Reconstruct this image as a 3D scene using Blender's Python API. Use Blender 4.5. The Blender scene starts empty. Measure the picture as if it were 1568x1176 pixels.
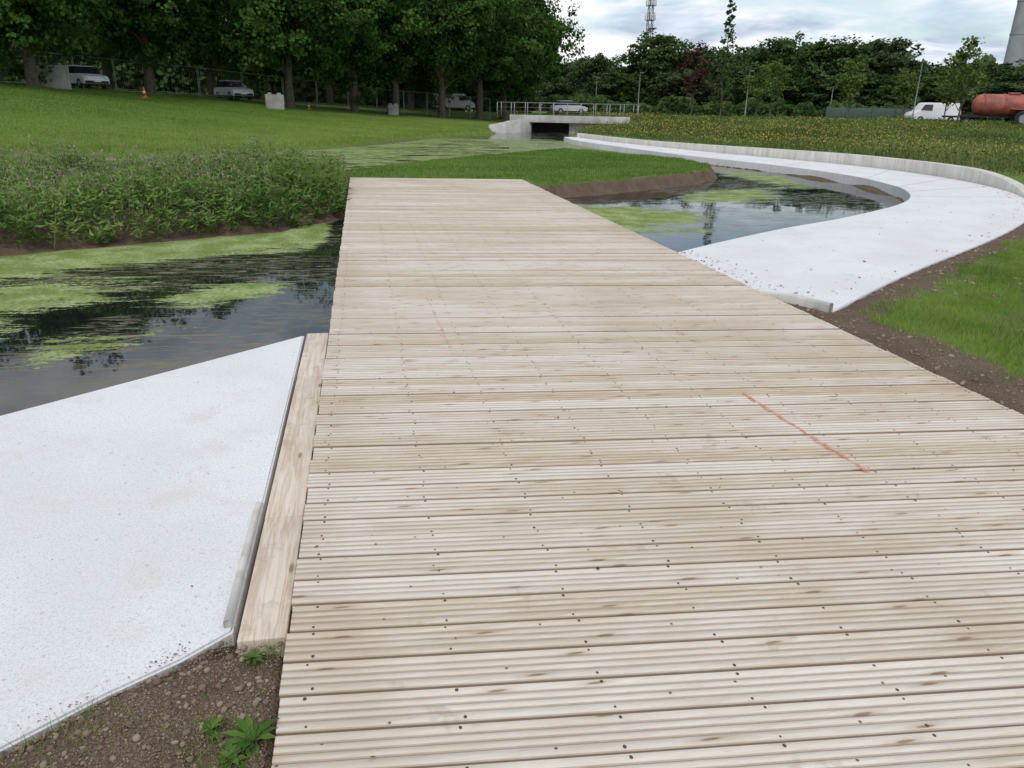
import bpy, math, random
import numpy as np
from mathutils import Matrix, Vector
random.seed(7); R=np.random.default_rng(11)
scene=bpy.context.scene
H=1.6; WZ=-0.30
# ------------------------------------------------------------ helpers
def link(o,parent=None):
    scene.collection.objects.link(o)
    if parent is not None: o.parent=parent
    return o
def empty(name,loc=(0,0,0),rot=0.0,sc=1.0):
    e=bpy.data.objects.new(name,None); e.location=loc; e.rotation_euler=(0,0,rot)
    e.scale=(sc,sc,sc) if not hasattr(sc,'__len__') else sc
    e.empty_display_size=0.3
    return link(e)
def mesh_np(name,V,F,mat=None,vattr=None,fattr=None,smooth=False,mats=None,midx=None):
    V=np.asarray(V,dtype=np.float32); F=np.asarray(F,dtype=np.int32); k=F.shape[1]
    me=bpy.data.meshes.new(name)
    me.vertices.add(len(V)); me.vertices.foreach_set('co',V.ravel())
    me.loops.add(F.size); me.loops.foreach_set('vertex_index',F.ravel())
    me.polygons.add(len(F)); me.polygons.foreach_set('loop_start',np.arange(0,F.size,k,dtype=np.int32))
    me.update(calc_edges=True)
    if smooth: me.polygons.foreach_set('use_smooth',np.ones(len(F),dtype=bool))
    if vattr:
        for n,a in vattr.items():
            at=me.attributes.new(n,'FLOAT','POINT'); at.data.foreach_set('value',np.asarray(a,dtype=np.float32))
    if fattr:
        for n,a in fattr.items():
            at=me.attributes.new(n,'FLOAT','FACE'); at.data.foreach_set('value',np.asarray(a,dtype=np.float32))
    if mats:
        for m in mats: me.materials.append(m)
        if midx is not None: me.polygons.foreach_set('material_index',np.asarray(midx,dtype=np.int32))
    elif mat: me.materials.append(mat)
    return me
def obj(name,me,parent=None,loc=(0,0,0),rot=(0,0,0)):
    o=bpy.data.objects.new(name,me); o.location=loc; o.rotation_euler=rot
    return link(o,parent)
def hash2(i,j,s):
    n=np.sin(i*127.1+j*311.7+s*74.7)*43758.5453
    return n-np.floor(n)
def vnoise(x,y,s=0):
    xi=np.floor(x); yi=np.floor(y); fx=x-xi; fy=y-yi
    fx=fx*fx*(3-2*fx); fy=fy*fy*(3-2*fy)
    a=hash2(xi,yi,s); b=hash2(xi+1,yi,s); c=hash2(xi,yi+1,s); d=hash2(xi+1,yi+1,s)
    return (a*(1-fx)+b*fx)*(1-fy)+(c*(1-fx)+d*fx)*fy-0.5
def sst(x): x=np.clip(x,0,1); return x*x*(3-2*x)
def sd(poly,X,Y):
    P=np.asarray(poly,float); best=np.full(X.shape,1e9); ins=np.zeros(X.shape,bool)
    n=len(P)
    for i in range(n):
        x1,y1=P[i]; x2,y2=P[(i+1)%n]
        dx,dy=x2-x1,y2-y1; L=dx*dx+dy*dy+1e-12
        t=np.clip(((X-x1)*dx+(Y-y1)*dy)/L,0,1)
        d=(X-x1-t*dx)**2+(Y-y1-t*dy)**2
        best=np.minimum(best,d)
        c=((y1>Y)!=(y2>Y))
        xin=dx*(Y-y1)/(dy if abs(dy)>1e-9 else 1e-9)+x1
        ins^=(c&(X<xin))
    d=np.sqrt(best)
    return np.where(ins,d,-d)
def spline(pts,n=6):
    P=[np.array(p,float) for p in pts]; P=[2*P[0]-P[1]]+P+[2*P[-1]-P[-2]]
    out=[]
    for i in range(1,len(P)-2):
        for k in range(n):
            t=k/n
            out.append(0.5*((2*P[i])+(-P[i-1]+P[i+1])*t+(2*P[i-1]-5*P[i]+4*P[i+1]-P[i+2])*t*t+(-P[i-1]+3*P[i]-3*P[i+1]+P[i+2])*t**3))
    out.append(P[-2]); return [tuple(o) for o in out]
def polar(ang,D,z=0.0):
    a=math.radians(ang); return (math.sin(a)*D,math.cos(a)*D,z)
# ------------------------------------------------------------ node helpers
class NT:
    def __init__(s,name):
        s.m=bpy.data.materials.new(name); s.m.use_nodes=True; s.t=s.m.node_tree; s.n=s.t.nodes; s.l=s.t.links
        s.b=s.n['Principled BSDF']
    def N(s,t,**k):
        nd=s.n.new(t)
        for a,b in k.items(): setattr(nd,a,b)
        return nd
    def put(s,sock,v):
        if hasattr(v,'is_output'): s.l.new(v,sock)
        else: sock.default_value=v
    def attr(s,name): return s.N('ShaderNodeAttribute',attribute_name=name).outputs['Fac']
    def pos(s): return s.N('ShaderNodeNewGeometry').outputs['Position']
    def oc(s): return s.N('ShaderNodeTexCoord').outputs['Object']
    def mapping(s,v,scale=(1,1,1),rot=(0,0,0),loc=(0,0,0)):
        m=s.N('ShaderNodeMapping'); s.put(m.inputs['Vector'],v); m.inputs['Scale'].default_value=scale; m.inputs['Rotation'].default_value=rot; m.inputs['Location'].default_value=loc
        return m.outputs[0]
    def noise(s,v,scale,detail=4,rough=0.55,dist=0,dim='2D'):
        n=s.N('ShaderNodeTexNoise',noise_dimensions=dim); s.put(n.inputs['Vector'],v); n.inputs['Scale'].default_value=scale; n.inputs['Detail'].default_value=min(detail,4); n.inputs['Roughness'].default_value=rough; n.inputs['Distortion'].default_value=dist
        return n.outputs['Fac']
    def vor(s,v,scale,feat='F1'):
        n=s.N('ShaderNodeTexVoronoi',feature=feat,voronoi_dimensions='2D'); s.put(n.inputs['Vector'],v); n.inputs['Scale'].default_value=scale
        return n.outputs['Distance']
    def ramp(s,f,a,b,lo=0.0,hi=1.0):
        n=s.N('ShaderNodeMapRange',clamp=True,interpolation_type='SMOOTHSTEP'); s.put(n.inputs[0],f); s.put(n.inputs[1],a); s.put(n.inputs[2],b); s.put(n.inputs[3],lo); s.put(n.inputs[4],hi)
        return n.outputs[0]
    def math(s,op,a,b=0.0,c=0.0):
        n=s.N('ShaderNodeMath',operation=op); s.put(n.inputs[0],a); s.put(n.inputs[1],b); s.put(n.inputs[2],c); return n.outputs[0]
    def mix(s,f,a,b,mode='MIX'):
        n=s.N('ShaderNodeMix',data_type='RGBA',blend_type=mode); s.put(n.inputs[0],f)
        s.put(n.inputs[6],a if hasattr(a,'is_output') else (*a,1)); s.put(n.inputs[7],b if hasattr(b,'is_output') else (*b,1)); return n.outputs[2]
    def bump(s,h,strength=0.3,dist=0.02):
        n=s.N('ShaderNodeBump'); s.put(n.inputs['Height'],h); n.inputs['Strength'].default_value=strength; n.inputs['Distance'].default_value=dist
        s.l.new(n.outputs[0],s.b.inputs['Normal'])
    def col(s,c): s.put(s.b.inputs['Base Color'],c if hasattr(c,'is_output') else (*c,1))
    def rough(s,v): s.put(s.b.inputs['Roughness'],v)
def simple(name,c,rough=0.6,metal=0.0,var=0.15,scale=3.0):
    m=NT(name); n=m.noise(m.oc(),scale,3,dim='3D')
    d=tuple(x*(1-var) for x in c); e=tuple(min(1,x*(1+var)) for x in c)
    m.col(m.mix(m.ramp(n,.3,.7),d,e)); m.rough(rough); m.b.inputs['Metallic'].default_value=metal
    return m.m
# ------------------------------------------------------------ plan of the place (metres)
W=[(-60,-.5),(-12,-.5),(-8,.2),(-5.5,1.3),(-3.5,2.9),(-2,4.3),(-.5,5.7),(1.5,7.2),(3.7,8.9),(4.7,9.7),(6.2,10.8),(7.9,11.9),(10,13.5),(11.3,14.8),(12.2,16.1),(12.8,17.4),(13.6,20.6),(13.4,24.6),(12.3,29.3),(11.8,34.9),(11.4,42.1),(11.9,47),(13.3,51),(15.3,56),(17.6,63),(20,75),(23,90),(18,90),(15,72),(12.2,63),(10.2,60),(6.2,53.4),(1.5,41.5),(-2,34.9),(-6.9,29.9),(-11.6,28.6),(-30,27),(-60,28)]
ISL=[(-.4,13.9),(-1.3,12.5),(-2.4,11.9),(-3.9,11),(-4.5,10.7),(-6.5,9.9),(-9,9.0),(-14,8.4),(-20,9),(-22,13),(-19,17.5),(-12,19.0),(-6,19.3),(-3,19.4),(-1.3,20.4),(.5,23.0),(2.7,26.4),(5.6,29.8),(7.4,32.4),(8.5,33.6),(9.4,31.8),(10.6,29),(11.4,27),(11.2,24.3),(10.2,21.9),(9.0,20.4),(7.6,19.2),(6,18.1),(4.5,17.1),(3.2,16.2),(1,15.2)]
inner=spline([(3.7,8.9),(4.7,9.7),(6.2,10.8),(7.9,11.9),(10,13.5),(11.3,14.8),(12.2,16.1),(12.9,17.6),(13.6,20.6),(13.4,24.6),(12.4,29.3),(11.8,34.9),(11.4,42.1),(11.9,47)])
outer=spline([(4.03,6.0),(5.9,7.5),(8.9,9.7),(11,11.4),(12.2,12.5),(13.5,14),(14.9,16.1),(15.9,18.7),(16.4,21.6),(16.3,24.9),(15.5,28.2),(14.6,31.8),(13.6,37),(12.9,42),(12.7,47)])
PATH=[(3.68,6.6)]+inner+outer[::-1]+[(3.86,6.36)]
SLAB=[(-.485,5.7),(-.485,2.22),(-.62,2.1),(-.8,1.98),(-1.05,1.78),(-2,1.1),(-4,-.4),(-8,-2.2),(-14,-3),(-14,-.5),(-12,-.5),(-8,.2),(-5.5,1.3),(-3.5,2.9),(-2,4.3)]
def height(X,Y,full=False):
    dW=sd(W,X,Y); dI=sd(ISL,X,Y); L=np.maximum(-dW,dI)
    Lw=L+(0.22*vnoise(X*1.7,Y*1.7,3)+0.10*vnoise(X*5,Y*5,5))*((dI>-.6)|(dW<0)&(Y>20)&(X<9))
    bw=np.where(X<-.3,.55,.30)
    z=np.where(Lw<0,WZ+np.maximum(Lw*0.9,-0.9),WZ+0.28*sst(Lw/bw))
    land=Lw>0
    left=(Y>np.interp(X,[-60,-10,0,10,14,18,22,60,400],[20,20,36,56,66,76,92,200,800]))&(dI<0)&(dW<0)
    Hc=np.interp(X,[-60,-22,-6.5,2.7,13,30],[2.6,2.3,1.55,1.3,.8,.8]); wd=np.interp(X,[-22,-6,2.7,13],[27,27,25,11])
    dl=np.maximum(-dW,0)
    z=np.where(left,z+Hc*(0.15*sst(dl/6)+0.85*sst((dl-3)/(wd-3))),z)
    pth=-sd(PATH,X,Y)
    right=(~left)&(dI<0)&(dW<0)
    up=0.75*sst((pth-1.0)/38)*sst((Y-12)/10)*(X>9)+0.08*sst((pth-0.4)/2.5)*sst((Y-13)/4)*(X>9)
    z=np.where(right,z+np.maximum(up,0)*sst((-dW)/4+.2),z)
    z=z+np.where(land,0.03*vnoise(X*1.1,Y*1.1,8)+0.012*vnoise(X*7,Y*7,9),0)
    far=sst((np.hypot(X,Y)-40)/60); z=z+np.where(land,far*0.3*vnoise(X*.05,Y*.05,21),0)
    dS=sd(SLAB,X,Y)
    for d,t in ((dS,-.034),(-pth,-.055)):
        lim=t-0.006-np.clip(d+0.0,0,1)*3.0
        z=np.where(d>-0.03,np.minimum(z,np.maximum(lim,-.6)),z)
        z=np.where((d>-0.5)&(d<=-0.03)&land&(Y<13),np.minimum(z,t+0.002+np.maximum(-d-.03,0)*.12),z)
    dk=np.minimum(np.minimum(X+.46,3.66-X),18.45-Y)
    dk2=np.where((Y<2.12),np.minimum(X+.30,dk),dk)
    z=np.where(dk2>-0.02,np.minimum(z,-.09-np.clip(dk2,0,.5)*.8),z)
    near=(dk2>-0.5)&(dk2<=-0.02)&land
    z=np.where(near&(Y<14),np.minimum(z,-.03+(-dk2)*.1+0.02*vnoise(X*9,Y*9,2)),z)
    if full: return z,Lw,left,right,dI,dW,pth,dS,dk2
    return z
def hz(x,y): return float(height(np.array([float(x)]),np.array([float(y)]))[0])
# ------------------------------------------------------------ GROUND
def axis(lo,hi,st,L0,L1,g=1.07,mid=None):
    a=list(np.arange(lo,hi,st)); 
    if mid: a+=list(np.arange(a[-1]+mid[0],mid[1],mid[0])); s=mid[0]
    else: s=st
    while a[-1]<L1: s*=g; a.append(a[-1]+s)
    s=st; b=[a[0]]
    while b[-1]>L0: s*=g; b.append(b[-1]-s)
    return np.array(b[::-1][:-1]+a)
xs=axis(-7,15,.075,-1500,1500,1.05); ys=axis(.8,22,.075,-600,1600,1.06,mid=(.2,45))
X,Y=np.meshgrid(xs,ys); nx,ny=len(xs),len(ys)
xf,yf=X.ravel(),Y.ravel()
z,Lw,left,right,dI,dW,pth,dS,dk=height(xf,yf,True)
idx=np.arange(nx*ny).reshape(ny,nx)
F=np.stack([idx[:-1,:-1],idx[:-1,1:],idx[1:,1:],idx[1:,:-1]],-1).reshape(-1,4)
soil=np.zeros_like(xf)
soil=np.maximum(soil,1.2*sst(1-(Lw-.1)/.35)*(dI>-2))
soil=np.maximum(soil,(dI>-1)*(xf<-.3)*.75)
soil=np.maximum(soil,sst(1-(Lw)/.5)*.5*left)
soil=np.maximum(soil,.95*sst(1-(pth-.05)/.7)*(xf>3)*(yf<14))
soil=np.maximum(soil,.6*sst(1-(pth-.1)/.5)*(yf>=14))
soil=np.maximum(soil,1.15*sst(1-(-dS-.3)/1.1)*(xf<-.3))
soil=np.maximum(soil,.95*sst(1-(-dk-.1)/1.0)*(yf<8)*(dk<0)*(xf>3))
soil=np.maximum(soil,1.0*(xf<-.25)*(yf<3)*(xf>-3))
soil=np.maximum(soil,1.0*(dk>-.03))
soil=np.maximum(soil,.85*np.exp(-((xf-6.4)**2/1.2+(yf-5.4)**2/.5)))
mead=np.where(right&(xf>9)&(yf>15),sst((pth-2.2)/2.5),0.0)
shade_tone=np.where(left,sst((-dW-4)/16)*.7,0)+np.where(dI>0,.3,0)  # tree shade painted into the left bank; the island share is darker grass
m=NT('ground_mat'); P=m.pos()
n1=m.noise(P,.35,4,.6); n2=m.noise(P,3.0,4,.65); n3=m.noise(P,38,3,.7); n4=m.noise(P,140,2,.6)
g=m.mix(m.ramp(n1,.35,.65),(.115,.215,.03),(.165,.265,.042))
g=m.mix(m.ramp(n2,.38,.68),g,(.21,.265,.065)); g=m.mix(m.ramp(n3,.35,.7),m.mix(.4,g,(.045,.085,.014)),g)
g=m.mix(m.math('MULTIPLY',m.attr('shade_tone'),.6),g,(.065,.145,.02))
st=m.noise(m.mapping(P,(.05,.9,.4),(0,0,-.25)),1.3,2); g=m.mix(m.math('MULTIPLY',m.ramp(st,.42,.62),m.attr('shade_tone')),g,(.14,.235,.045))
me_=m.mix(m.ramp(m.noise(P,.9,4,.7),.35,.65),(.07,.10,.03),(.13,.145,.05)); me_=m.mix(m.ramp(n3,.4,.6),(.05,.065,.02),me_)
g=m.mix(m.attr('mead'),g,me_)
s_=m.mix(m.ramp(n2,.3,.7),(.17,.115,.08),(.28,.205,.15)); s_=m.mix(m.ramp(n4,.35,.7),(.12,.08,.056),s_)
s_=m.mix(m.ramp(m.vor(P,45),.0,.25,.5,0),s_,(.33,.26,.20))
mask=m.ramp(m.math('ADD',m.attr('soil'),m.math('MULTIPLY',m.math('SUBTRACT',m.math('ADD',m.math('MULTIPLY',n2,.6),m.math('MULTIPLY',n3,.4)),.5),1.9)),.42,.58)
m.col(m.mix(mask,g,s_)); m.rough(.95); m.b.inputs['Specular IOR Level'].default_value=.15
m.bump(m.math('ADD',n3,m.math('MULTIPLY',n4,.6)),.8,.03)
obj('ground',mesh_np('ground',np.stack([xf,yf,z],1),F,m.m,vattr={'soil':soil,'mead':mead,'shade_tone':shade_tone},smooth=True))
# ------------------------------------------------------------ WATER
wx=np.arange(-62,26,.35); wy=np.arange(-3,95,.35); X,Y=np.meshgrid(wx,wy); xw,yw=X.ravel(),Y.ravel()
idx=np.arange(len(xw)).reshape(X.shape); F=np.stack([idx[:-1,:-1],idx[:-1,1:],idx[1:,1:],idx[1:,:-1]],-1).reshape(-1,4)
def G(cx,cy,sx,sy,a=0):
    c,s=math.cos(a),math.sin(a); u=(xw-cx)*c+(yw-cy)*s; v=-(xw-cx)*s+(yw-cy)*c
    return np.exp(-(u/sx)**2-(v/sy)**2)
al=np.full_like(xw,.17)
dIw=sd(ISL,xw,yw)
al=np.maximum(al,.92*np.exp(-(np.maximum(-dIw-.2,0)/1.8)**2)*(xw<-.6)*(yw<15))
al=np.maximum(al,.74*G(-3.6,8.3,1.9,1.1,.6)); al=np.maximum(al,.76*G(-1.5,8.3,1.0,.5,.8)); al=np.maximum(al,.76*G(-3.8,7.0,1.1,.8,.8)); al=np.maximum(al,.48*G(-2.2,6.6,1.5,.6,.8))
al=np.maximum(al,.56*((yw>21)&(xw<12)&(yw>22+1.0*xw))*sst((55-yw)/8))
al=np.maximum(al,.92*G(4.7,13.9,2.2,2.4,.9)); al=np.maximum(al,.74*G(8.6,17.4,3.4,1.2,.7)); al=np.maximum(al,.68*G(12,22.5,1.2,4.0,-.1))
al=np.maximum(al,.6*G(12.2,27,.9,5)); al=al*(1-.8*G(8.3,14.0,2.8,1.2,.65))
m=NT('water_mat'); P=m.pos(); fl=m.mapping(P,(.5,3.2,1),(0,0,-.72)); flw=m.mapping(P,(.3,1.0,1),(0,0,-.7))
a1=m.noise(flw,1.4,4,.62,.8); a2=m.noise(fl,2.6,4,.68,1.4); a3=m.noise(P,22,4,.8)
thr=m.math('ADD',m.math('MULTIPLY',a1,.46),m.math('ADD',m.math('MULTIPLY',a2,.36),m.math('MULTIPLY',a3,.18)))
dens=m.attr('al')
alg=m.ramp(m.math('ADD',thr,m.math('MULTIPLY',dens,.5)),.735,.785)
thin=m.ramp(m.noise(m.mapping(P,(.42,3.6,1),(0,0,-.72)),3.0,4,.8,1.8),.52,.60,0,.9)
thin=m.math('MULTIPLY',thin,m.ramp(m.noise(P,.55,3),.38,.55))
ac=m.mix(m.ramp(m.noise(P,2.2,4,.6),.35,.68),(.20,.26,.075),(.35,.415,.18)); ac=m.mix(m.ramp(a3,.38,.62),m.mix(.5,ac,(.06,.085,.025)),ac)
base=m.mix(thin,(.008,.011,.009),(.17,.155,.095)); m.col(m.mix(alg,base,ac))
m.put(m.b.inputs['Roughness'],m.math('MAXIMUM',m.math('MULTIPLY',alg,.8),m.math('ADD',.02,m.math('MULTIPLY',thin,.4))))
m.b.inputs['IOR'].default_value=1.33
m.put(m.b.inputs['Specular IOR Level'],m.math('SUBTRACT',.45,m.math('MAXIMUM',m.math('MULTIPLY',alg,.38),m.math('MULTIPLY',thin,.25))))
bp=m.N('ShaderNodeBump'); m.put(bp.inputs['Height'],m.math('ADD',m.math('MULTIPLY',m.noise(P,1.2,2),.5),m.math('ADD',m.math('MULTIPLY',m.noise(P,7,2),.05),m.math('MULTIPLY',alg,.08)))); bp.inputs['Strength'].default_value=.055; bp.inputs['Distance'].default_value=.05
m.l.new(bp.outputs[0],m.b.inputs['Normal'])
obj('water',mesh_np('water',np.stack([xw,yw,np.full_like(xw,WZ)],1),F,m.m,vattr={'al':al}))
# ------------------------------------------------------------ CONCRETE
m=NT('white_concrete'); P=m.pos()
c=m.mix(m.ramp(m.noise(P,.8,4,.6),.3,.7),(.66,.662,.67),(.74,.745,.76)); c=m.mix(m.ramp(m.noise(P,3,4,.7),.52,.75,0,.45),c,(.60,.565,.51))
c=m.mix(m.ramp(m.noise(P,75,4,.8),.50,.62,0,.6),c,(.55,.545,.54)); c=m.mix(m.ramp(m.noise(P,160,2,.7),.60,.68,0,.7),c,(.42,.39,.36))
c=m.mix(m.ramp(m.noise(m.mapping(P,(1,1,1),(0,0,1)),24,3,.8),.66,.72,0,.6),c,(.44,.37,.30))
m.col(c); m.rough(.85); m.bump(m.noise(P,110,2,.7),.35,.004); CONC=m.m
m=NT('wall_concrete'); P=m.pos()
c=m.mix(m.ramp(m.noise(m.mapping(P,(1,1,.25)),2.2,4,.65,dim='3D'),.3,.7),(.50,.48,.43),(.64,.62,.57)); c=m.mix(m.ramp(m.noise(m.mapping(P,(3,3,.4)),3,3,dim='3D'),.5,.75,0,.6),c,(.36,.33,.28))
m.col(c); m.rough(.85); WALLC=m.m
def slab(name,poly,zt,zb,mat,parent=None):
    import bmesh
    bm=bmesh.new(); n=len(poly)
    top=[bm.verts.new((x,y,zt)) for x,y in poly]; bot=[bm.verts.new((x,y,zb)) for x,y in poly]
    f=bm.faces.new(top); bmesh.ops.triangulate(bm,faces=[f])
    for i in range(n):
        j=(i+1)%n; bm.faces.new((top[i],bot[i],bot[j],top[j]))
    bmesh.ops.recalc_face_normals(bm,faces=bm.faces)
    be=[e for e in bm.edges if e.verts[0].co.z>zb+.01 and e.verts[1].co.z>zb+.01 and any(abs(q.normal.z)<.5 for q in e.link_faces) and any(abs(q.normal.z)>.5 for q in e.link_faces)]
    bmesh.ops.bevel(bm,geom=be,offset=.008,segments=2,affect='EDGES')
    me=bpy.data.meshes.new(name); bm.to_mesh(me); bm.free(); me.materials.append(mat); return obj(name,me,parent)
sl=empty('concrete_slab'); slab('paving',SLAB,-.03,-1.0,CONC,sl)
path=empty('concrete_path'); slab('paving',PATH,-.05,-1.0,CONC,path)
def sweep(name,line,mat,parent=None):
    V=[];F=[]
    n=len(line)
    for i,(x,y,z0,h,w) in enumerate(line):
        a=line[max(0,i-1)]; b=line[min(n-1,i+1)]; t=np.array([b[0]-a[0],b[1]-a[1]]); t/=np.linalg.norm(t)+1e-9; nr=np.array([t[1],-t[0]])
        b_=min(.015,h*.3,w*.3)
        for u,v in ((0,-.3),(0,h-b_),(b_/w,h),(1-b_/w,h),(1,h-b_),(1,-.3)):
            V.append((x+nr[0]*u*w,y+nr[1]*u*w,z0+v))
    k=6
    for i in range(n-1):
        for j in range(k):
            F.append((i*k+j,i*k+(j+1)%k,(i+1)*k+(j+1)%k,(i+1)*k+j))
    F.append((0,1,4,5)); F.append((1,2,3,4)); e=(n-1)*k; F.append((e+5,e+4,e+1,e)); F.append((e+4,e+3,e+2,e+1))
    return obj(name,mesh_np(name,V,F,mat),parent)
ol=[p for p in outer if p[1]>13.2]; wl=[]
for i,p in enumerate(ol):
    h=.02+.33*sst(np.array((i-1)/14.))*(1-.35*sst(np.array((p[1]-24)/15.))); wl.append((p[0],p[1],-.05,float(h),.24))
sweep('retaining_wall',wl,WALLC,path)
sweep('end_kerb',[(3.67,6.66,-.05,.045,.06),(3.84,6.34,-.05,.085,.06),(4.01,5.97,-.05,.085,.06)],WALLC,path)
sweep('kerb',[(-.515,2.24,-.03,.030,.025),(-.515,2.6,-.03,.028,.025),(-.515,3.0,-.03,.022,.025),(-.515,3.1,-.03,.004,.025)],WALLC,sl)
JM=simple('joint_sealant',(.36,.35,.33),.8)
V=[];F=[]
for fr in (.40,.47,.53,.60,.68,.78,.9):
    a=np.array(inner[int(fr*(len(inner)-1))]); b=np.array(outer[int(fr*(len(outer)-1))]); t=(b-a)/np.linalg.norm(b-a); nn_=np.array([-t[1],t[0]])*.008; a=a+t*.02; b=b-t*.02
    o=len(V); V+=[(*(a-nn_),-.0465),(*(b-nn_),-.0465),(*(b+nn_),-.0465),(*(a+nn_),-.0465)]; F.append((o,o+1,o+2,o+3))
obj('joints',mesh_np('joints',V,F,JM),path)
# ------------------------------------------------------------ DECK
m=NT('deck_timber'); O=m.pos(); v=m.attr('v'); gr=m.attr('g')
off=m.N('ShaderNodeCombineXYZ'); m.put(off.inputs[0],m.math('MULTIPLY',v,37.0)); m.put(off.inputs[1],m.math('MULTIPLY',v,11.0))
va=m.N('ShaderNodeVectorMath',operation='ADD'); m.put(va.inputs[0],O); m.l.new(off.outputs[0],va.inputs[1]); Q=va.outputs[0]
Qs=m.mapping(Q,(1,14,1)); gn=m.noise(Qs,3.5,4,.65,.4); gf=m.noise(m.mapping(Q,(2.2,70,1)),4,4,.7)
c=m.mix(m.ramp(m.noise(m.mapping(Q,(.6,2,1)),1.0,3),.35,.65),(.57,.475,.37),(.69,.62,.54))
c=m.mix(m.ramp(m.math('FRACT',m.math('MULTIPLY',v,7.31)),.5,1.0,0,.85),c,(.50,.385,.25))
c=m.mix(m.ramp(gn,.42,.72,0,.5),c,(.76,.71,.65)); c=m.mix(m.ramp(gf,.5,.75,0,.38),c,(.38,.28,.19))
c=m.mix(m.ramp(m.noise(m.mapping(O,(.7,.35,1)),.9,3),.5,.72,0,.4),c,(.44,.335,.235))
kc=m.mapping(Q,(1.5,9,1)); kn=m.vor(kc,1.0); c=m.mix(m.ramp(kn,.025,.06,.85,0),c,(.14,.08,.04)); c=m.mix(m.ramp(kn,.05,.15,.35,0),c,(.4,.27,.16))
dirt=m.noise(O,3.4,4,.75); c=m.mix(m.ramp(dirt,.64,.74,0,.3),c,(.28,.205,.14))
sp=m.ramp(m.vor(O,3.1),.008,.022,.9,0); c=m.mix(sp,c,(.09,.06,.04))
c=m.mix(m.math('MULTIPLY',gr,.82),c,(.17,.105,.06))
m.col(c); m.rough(.75); m.bump(m.math('ADD',gf,m.math('MULTIPLY',gn,.5)),.25,.004); TIMB=m.m
deck=empty('boardwalk')
SK=-.077; pitch=.144; bw=.135
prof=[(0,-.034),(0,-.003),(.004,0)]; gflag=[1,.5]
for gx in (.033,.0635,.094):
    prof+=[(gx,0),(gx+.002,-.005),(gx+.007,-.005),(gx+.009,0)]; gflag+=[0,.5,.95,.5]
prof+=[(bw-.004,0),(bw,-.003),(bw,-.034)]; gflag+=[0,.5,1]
V=[];F=[];fg=[];fv=[];y0=-2.6;screws=[]
while y0<18.45:
    o=len(V); r=random.random(); xl=-.30+random.uniform(-.006,.004); xr=3.65+random.uniform(-.006,.006); dz=random.uniform(-.003,.003); dz2=dz+random.uniform(-.002,.002); tw=random.uniform(-.002,.002)
    for (u,w) in prof: V.append((xl,y0+u,w+dz)) 
    for (u,w) in prof: V.append((xr,y0+u+tw+SK*(xr-xl),w+dz2))
    k=len(prof)
    for i in range(k-1):
        F.append((o+i,o+k+i,o+k+i+1,o+i+1)); fg.append(gflag[i]); fv.append(r)
    F.append((o,o+1,o+k-2,o+k-1)); fg.append(.3); fv.append(r); F.append((o+k+k-1,o+k+k-2,o+k+1,o+k)); fg.append(.3); fv.append(r)
    for jx in np.arange(-.22,3.65,.425):
        for u in (.014,.121):
            if random.random()<.93: screws.append((jx+random.uniform(-.012,.012),y0+u+SK*(jx+.3)+random.uniform(-.002,.002),dz+(dz2-dz)*(jx+.3)/3.95+.0012))
    y0+=pitch
obj('deck_boards',mesh_np('deck_boards',V,F,TIMB,fattr={'v':fv,'g':fg}),deck)
SC=simple('screw_steel',(.08,.05,.035),.6,.2)
sv=[];sf=[]
for (x,y,zz) in screws:
    o=len(sv); rr=.0048*random.uniform(.7,1.25)
    for k in range(6): a=k*math.pi/3; sv.append((x+rr*math.cos(a),y+rr*math.sin(a)*1.3,zz))
    sf.append((o,o+1,o+2,o+3)); sf.append((o,o+3,o+4,o+5))
obj('deck_screws',mesh_np('deck_screws',sv,sf,SC),deck)
def box(V,F,x0,x1,y0,y1,z0,z1):
    o=len(V); V+=[(x0,y0,z0),(x1,y0,z0),(x1,y1,z0),(x0,y1,z0),(x0,y0,z1),(x1,y0,z1),(x1,y1,z1),(x0,y1,z1)]
    F+=[(o,o+3,o+2,o+1),(o+4,o+5,o+6,o+7),(o,o+1,o+5,o+4),(o+1,o+2,o+6,o+5),(o+2,o+3,o+7,o+6),(o+3,o,o+4,o+7)]
m=NT('joist_timber'); c=m.mix(m.ramp(m.noise(m.mapping(m.pos(),(14,1,14)),2,3,dim='3D'),.3,.7),(.16,.11,.07),(.26,.19,.13)); m.col(c); m.rough(.8); JT=m.m
V=[];F=[]
for jx in np.arange(-.22,3.65,.425): box(V,F,jx-.022,jx+.022,-2.6,18.1,-.18,-.04)
box(V,F,-.285,-.245,5.75,18.1,-.24,-.04); box(V,F,3.59,3.63,6.4,17.9,-.24,-.04)
for py in (7.2,10,12.8,15.2): 
    for px in (-.2,1.7,3.5): box(V,F,px-.06,px+.06,py-.06,py+.06,-1.2,-.19)
obj('joists',mesh_np('joists',V,F,JT),deck)
m=NT('edge_board'); O=m.pos(); gnn=m.noise(m.mapping(O,(24,1.2,6)),2.2,4,.65,.8); c=m.mix(m.ramp(gnn,.35,.68),(.66,.57,.48),(.50,.39,.29)); c=m.mix(m.ramp(m.vor(m.mapping(O,(5,1.4,1)),1),.02,.07,.8,0),c,(.2,.12,.06))
c=m.mix(m.ramp(m.noise(O,5,4,.75),.52,.72,0,.5),c,(.38,.29,.21)); m.col(c); m.rough(.75); m.bump(gnn,.2,.004); EB=m.m
V=[];F=[]; ycut=[2.15,2.95,4.75,5.74]
for i in range(3): box(V,F,-.462-.002*i,-.308,ycut[i]+.003,ycut[i+1]-.003,-.20,-.022-.003*i)
eo=obj('edge_board',mesh_np('edge_board',V,F,EB),deck); bv=eo.modifiers.new('b','BEVEL'); bv.width=.004; bv.segments=2
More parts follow.
